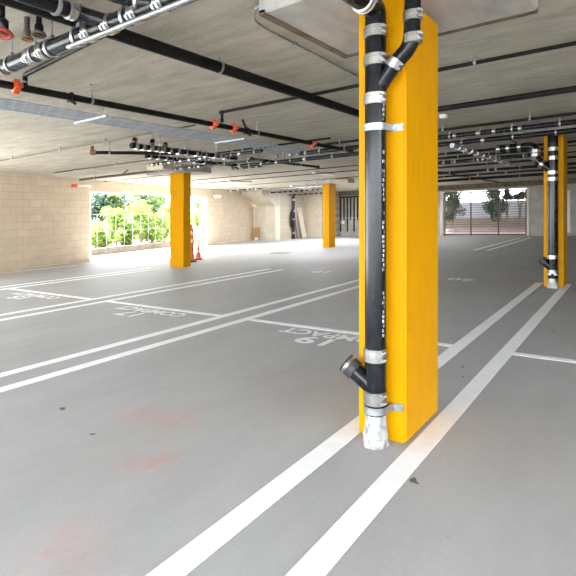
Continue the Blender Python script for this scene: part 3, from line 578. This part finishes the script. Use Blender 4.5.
# right-hand cluster beyond the nearest column
run('grey ribbed pipe slanting away right of the nearest column', 'x', 480, 154.5, 0.285, 452, 513, 0.075, 'galv', coup=(458, 464, 470, 476, 482, 488, 494, 500, 507), hang=(462, 496), coup_len=0.05)
run('dark horizontal banded pipe behind the ribbed pipe', 'y', 480, 159.5, 0.16, 430, 545, 0.085, 'iron', coup=(444, 455, 478, 483, 496, 524, 533), hang=(452, 474, 500, 527), coup_len=0.05)
run('thin black line below the dark banded pipe', 'y', 480, 164.5, 0.12, 430, 640, 0.05, 'black', hang=(487,))
run('black pipe low in the cluster right of the nearest column', 'y', 480, 170.5, 0.14, 430, 640, 0.08, 'black', hang=(450, 495, 520), coup=(488, 496))
run('lowest black pipe ahead of the gate beam', 'y', 500, 177, 0.16, 430, 640, 0.1, 'black', hang=(470, 520))
run('black line at the far right between the mains', 'y', 480, 150.5, 0.10, 430, 640, 0.05, 'black', hang=(446, 509))
run('black line just under the lower main on the right side', 'y', 480, 154.8, 0.13, 430, 545, 0.05, 'black', hang=(458, 489))
run('black line just ahead of the lowest pipe by the gate', 'y', 480, 174.3, 0.15, 430, 640, 0.06, 'black', coup=(478, 506), hang=(444, 478))
T, fs, a_, r_ = run('slim sprinkler line with an orange-red clamp right of the nearest column', 'x', 468, 177, 0.04, 436, 520, 0.055, 'black', reds=(456, 468), hang=(445, 500))
# far alcove pipe rack
for v, dpt, lab in ((188, 0.05, 'upper far banded pipe crossing ahead of the alcove'), (191.5, 0.12, 'middle far banded pipe crossing ahead of the alcove'), (195, 0.2, 'lower far banded pipe crossing ahead of the alcove')):
    run(lab, 'y', 290, v, dpt, 271, 322, 0.07, 'iron' if v > 190 else 'galv', coup=tuple(273 + 5.4 * i + (v % 2) * 3 for i in range(9)), hang=(275, 283, 293, 300, 312), coup_len=0.1, group='banded pipes ahead of the alcove')
run('short banded pipe high on the wall right of the opening', 'y', 240, 190, 0.18, 228, 262, 0.05, 'iron', coup=(231, 238, 248, 256), hang=(230, 252), coup_len=0.08)
ps = atz(293, 236.5, 0); ps = Vector((22.4, YA - 0.13, 0)); ps.x = x_at(293.5, ps.y)
sp = thing('soil_stack', 'black soil stack with fittings against the alcove wall', 'pipe', tuple(ps)); tz = CEIL - 0.2
m = MB(); m.tube([ps, ps + Vector((0, 0, tz))], 0.075, 16); m.build('pipe', M['iron'], sp, smooth=True)
m = MB(); m.tube(bend([ps + Vector((0, 0, 0.5)), ps + Vector((-0.2, 0.02, 0.75)), ps + Vector((-0.2, 0.02, 1.3)), ps + Vector((0, 0, 1.6))], 0.1, 5), 0.06, 14); m.build('branch', M['iron'], sp, smooth=True)
for z in (0.3, 1.05, 1.5, 2.1): coupling(ps + Vector((0, 0, z)), (0, 0, 1), 0.075, 0.09, sp, 16, screws=False)
# concrete-board box hung among the fittings, junction boxes
def boxy(name, label, cat, u, v, depth, w_, d_, h_, mat, parts=True):
    p = atz(u, v, CEIL - depth); t = thing(name, label, cat, tuple(p)); m = MB(); m.box(p.x - d_ / 2, p.x + d_ / 2, p.y - w_ / 2, p.y + w_ / 2, p.z - h_ / 2, p.z + h_ / 2); m.build('housing', M[mat], t, bevel=0.006)
    m = MB()
    for s in (-0.35, 0.35): m.tube([(p.x, p.y + s * w_, p.z + h_ / 2), (p.x, p.y + s * w_, CEIL)], 0.006, 6)
    m.build('hanger_rod', M['galv'], t); return t
boxy('duct_box', 'beige box hung above the yellow column at the opening', 'box', 160, 167, 0.16, 0.55, 0.3, 0.13, 'duct')
boxy('junction_box', 'pale grey junction box on the ceiling right of the nearest column', 'box', 443.5, 116.3, 0.03, 0.09, 0.09, 0.05, 'white')
boxy('fan_box', 'small beige box hung right of the farthest column top', 'box', 344, 181.5, 0.12, 0.6, 0.5, 0.14, 'duct')
# flexible conduit hugging the drop panel
p = Vector((2.36, 1.86, CEIL - 0.012)); t = thing('conduit', 'thin galvanised conduit along the edge of the ceiling drop panel', 'conduit', tuple(p)); z = CAP - 0.005
cb2, cc = atz(255, 23, CEIL - 0.015), atz(374, 85, CEIL - 0.015)
m = MB(); m.tube(bend([Vector((2.5, 1.83, CEIL - 0.03)), Vector((2.27, 1.84, CEIL - 0.06)), atz(253, 20, CEIL - 0.03), cb2.lerp(cc, 0.06), cc], 0.09, 8), 0.0085, 10); m.build('pipe', M['galv'], t, smooth=True)
for s in (0.25, 0.7): q = cb2.lerp(cc, s); m = MB(); m.box(q.x - 0.015, q.x + 0.015, q.y - 0.015, q.y + 0.015, q.z - 0.012, q.z + 0.012); m.tube([q, (q.x, q.y, CEIL - 0.001)], 0.004, 6); m.build('clip', M['galv'], t)
# valves at the top left
def valve(label, u, v, depth, mat, s=1.0):
    p = atz(u, v, CEIL - depth); t = thing('valve', label, 'valve', tuple(p)); m = MB()
    m.tube([(p.x, p.y, p.z - 0.05 * s), (p.x, p.y, p.z - 0.04 * s), (p.x, p.y, p.z + 0.02 * s), (p.x, p.y, p.z + 0.04 * s), (p.x, p.y, CEIL)], [0.03 * s, 0.036 * s, 0.036 * s, 0.018, 0.018], 14); m.build('body', M['brown' if mat == 'rust' else 'iron'], t, smooth=True)
    m = MB(); m.ring((p.x, p.y, p.z - 0.055 * s), (0.2, 0.1, 1), 0.05 * s, 0.012 * s); m.hexa((p.x - 0.05 * s, p.y, p.z - 0.055 * s), (p.x + 0.05 * s, p.y, p.z - 0.055 * s), 0.016, 0.012); m.build('handwheel', M[mat], t, smooth=True); return t
valve('valve with dark red handwheel at the far upper left', 2, 24, 0.14, 'dred', 1.0)
valve('rusty brass valve among fittings above the banded drain pipe', 27, 33, 0.10, 'rust', 0.65)
valve('dark valve just right of the rusty one', 39, 28, 0.07, 'brown', 0.75)
# wall-mounted things on the left wall
p0 = atz(92, 184, 2.2); p0 = Vector((8.6, wy(8.6), 2.12)); a = aty(75, 186, wy(8.2) - 0.1)
t = thing('test_drain', 'horizontal drain stub with a red cap near the wall end', 'pipe', tuple(a)); 
b = Vector((x_at(91, a.y), a.y, a.z + 0.03)); m = MB(); m.tube(bend([a, b, b + Vector((0.12, 0.35, -0.06))], 0.1, 5), 0.035, 12); m.build('pipe', M['white'], t, smooth=True)
m = MB(); m.tube([a - Vector((0.09, 0, 0)), a + Vector((0.05, 0, 0))], 0.055, 12); m.build('cap', M['red'], t, smooth=True)
m = MB(); q = a.lerp(b, 0.5); m.tube([q, (q.x, q.y, CEIL)], 0.008, 6); m.build('hanger_rod', M['galv'], t)
xl = 16.3; pl = Vector((xl, wy(xl), 2.05)); pl = aty(216, 196, wy(16.4) - 0.12); t = thing('wall_light', 'small white twin floodlight on the wall right of the opening', 'light fixture', tuple(pl))
m = MB(); m.box(pl.x - 0.1, pl.x + 0.1, pl.y, pl.y + 0.08, pl.z - 0.05, pl.z + 0.05); m.build('base_plate', M['white'], t, bevel=0.01)
for s in (-0.12, 0.14): m = MB(); m.tube([(pl.x + s, pl.y + 0.02, pl.z), (pl.x + s, pl.y - 0.12, pl.z - 0.04)], [0.05, 0.075], 14); m.build('lamp_head', M['white'], t, smooth=True)
# bar rack on the end wall
ys = [y_at(u, XE) for u in (338.6, 341.4, 344.6, 348, 351.2, 354.6, 358.2, 361.6)]
t = thing('bar_rack', 'row of dark vertical bars hanging from a rail on the end wall', 'rack', (XE - 0.1, ys[0], 2.0)); m = MB(); m.box(XE - 0.12, XE - 0.002, ys[-1] - 0.2, ys[0] + 0.12, 2.2, 2.27); m.build('top_rail', M['black'], t)
for i, y in enumerate(ys):
    m = MB(); m.box(XE - 0.1, XE - 0.05, y - 0.03, y + 0.03, 0.92 if i % 2 == 0 else 0.25, 2.2); m.build('bar', M['black'], t)
m = MB(); m.box(XE - 0.045, XE - 0.002, ys[2], ys[0] - 0.02, 0.68, 0.86); m.build('sign_plate', M['white'], t)
m = MB(); m.box(XE - 0.05, XE - 0.002, ys[-1] - 0.2, ys[0] + 0.1, 1.0, 1.04); m.build('lower_rail', M['white'], t)

# fill lamps added under the slab to brighten the far bays
def fill_lamp(label, x, y, power):
    zt = CEIL - 0.03; t = thing('fill_lamp', label, 'fill lamp', (x, y, zt), 'added fill lamps in the far bays')
    m = MB(); m.box(x - 0.6, x + 0.6, y - 0.07, y + 0.07, CEIL - 0.06, CEIL - 0.002); m.build('housing', M['white'], t, bevel=0.008)
    l = bpy.data.lights.new('fill_lamp_light', 'AREA'); l.shape = 'RECTANGLE'; l.size = 1.15; l.size_y = 0.1; l.energy = power; l.color = (0.95, 0.98, 1.0)
    o = bpy.data.objects.new('fill_lamp_light', l); C.objects.link(o); o.location = (x, y, CEIL - 0.068 + SLOPE * y)
for x, y, p, lab in ((13.2, 8.0, 12, 'added fill lamp of the middle bay, nearer the viewer'), (13.6, 11.8, 16, 'added fill lamp of the middle bay, beside the garden opening'), (18.4, 8.2, 14, 'added fill lamp between the gate and the farthest column'),
                   (18.0, 12.2, 24, 'added fill lamp beside the farthest column'), (21.6, 9.6, 17, 'added fill lamp ahead of the added opening in the end wall'), (21.0, 12.8, 22, 'added fill lamp ahead of the alcove')):
    fill_lamp(lab, x, y, p)

# ------------------------------------------------------------------ things standing on the floor
pc = atz(191.3, 262, 0); t = thing('delineator_post', 'tall orange delineator post behind the yellow column at the opening', 'traffic post', tuple(pc))
m = MB(); m.lathe((pc.x, pc.y, 0), [(0.15, 0), (0.15, 0.04), (0.08, 0.055)], 8); m.build('base', M['rubber'], t)
m = MB(); m.lathe((pc.x, pc.y, 0), [(0.075, 0.06), (0.07, 0.3), (0.06, 0.95), (0.03, 1.02), (0.03, 1.08)], 16); m.build('post', M['orange'], t, smooth=True)
for z in (0.55, 0.78): m = MB(); m.tube([(pc.x, pc.y, z), (pc.x, pc.y, z + 0.1)], 0.071, 16); m.build('reflective_band', M['reflect'], t, smooth=True)
pc = atz(198.2, 259.5, 0); t = thing('traffic_cone', 'small orange traffic cone with black base beside the tall post', 'traffic cone', tuple(pc))
m = MB(); m.box(pc.x - 0.12, pc.x + 0.12, pc.y - 0.12, pc.y + 0.12, 0, 0.03); m.build('base', M['rubber'], t, bevel=0.015)
m = MB(); m.lathe((pc.x, pc.y, 0), [(0.09, 0.03), (0.085, 0.05), (0.025, 0.45), (0.018, 0.47)], 18); m.build('cone', M['orange'], t, smooth=True)
m = MB(); m.lathe((pc.x, pc.y, 0), [(0.0605, 0.22), (0.050, 0.285)], 18); m.build('reflective_band', M['reflect'], t, smooth=True)
def leaning(name, label, cat, x, yc, wd, L, lean, mat, th=0.03):
    m = MB(); a = Vector((x - lean, yc, 0)); b = Vector((x - 0.01, yc, L)); d = (b - a).normalized()
    m.hexa(a + Vector((-th * 0.5, 0, th * 0.25)), b + Vector((-th * 0.5, 0, 0)), wd, th, Vector((1, 0, 0))); o = m.build(name, M[mat], None, origin=tuple(a), bevel=0.004); return tag(o, label, cat, None, 'thing')
leaning('plywood_sheet', 'small brown plywood sheet leaning on the pale closet box', 'board', XB - 0.02, y_at(257.5, XB), 0.42, 0.66, 0.14, 'ply', 0.04)
yb3 = y_at(258.5, XB - 0.2); m = MB(); m.box(XB - 0.42, XB - 0.36, yb3 - 0.09, yb3 + 0.09, 0, 0.16); o = m.build('paper_bag', M['white'], None, origin=(XB - 0.4, yb3, 0), bevel=0.01); tag(o, 'small white packet on the floor in front of the plywood sheet', 'packet', None, 'thing')
# board, plus a dark strip put in for the shaded gap beside it (leaning towards +Y)
def lean_y(name, label, x, wd, L, lean, mat, sx=0.0, th=0.04):
    a = Vector((x, YA - lean, 0)); b = Vector((x + sx, YA - 0.03, L)); m = MB(); m.hexa(a + Vector((0, 0, 0.012)), b, wd, th, Vector((0, 1, 0)))
    o = m.build(name, M[mat], None, origin=tuple(a), bevel=0.004); tag(o, label, 'board', None, 'thing')
xb = x_at(305.5, YA - 0.35)
lean_y('leaning_board', 'long pale board leaning in the alcove corner', xb, 0.4, 1.68, 0.30, 'board', -0.22)
lean_y('dark_gap_strip', 'narrow dark strip in place of the shaded gap beside the long pale board', 22.2, 0.1, 1.45, 0.2, 'rim', -0.05)
pd = atz(280, 253, 0); m = MB(); m.tube([(pd.x, pd.y, 0.0005), (pd.x, pd.y, 0.006), (pd.x, pd.y, 0.008)], [0.36, 0.36, 0.34], 28); o = m.build('manhole_cover', M['drain'], None, origin=(pd.x, pd.y, 0)); tag(o, 'round iron cover set in the floor before the alcove', 'manhole cover', None, 'thing')
for o in bpy.data.objects:
    if '_o' in o: del o['_o']
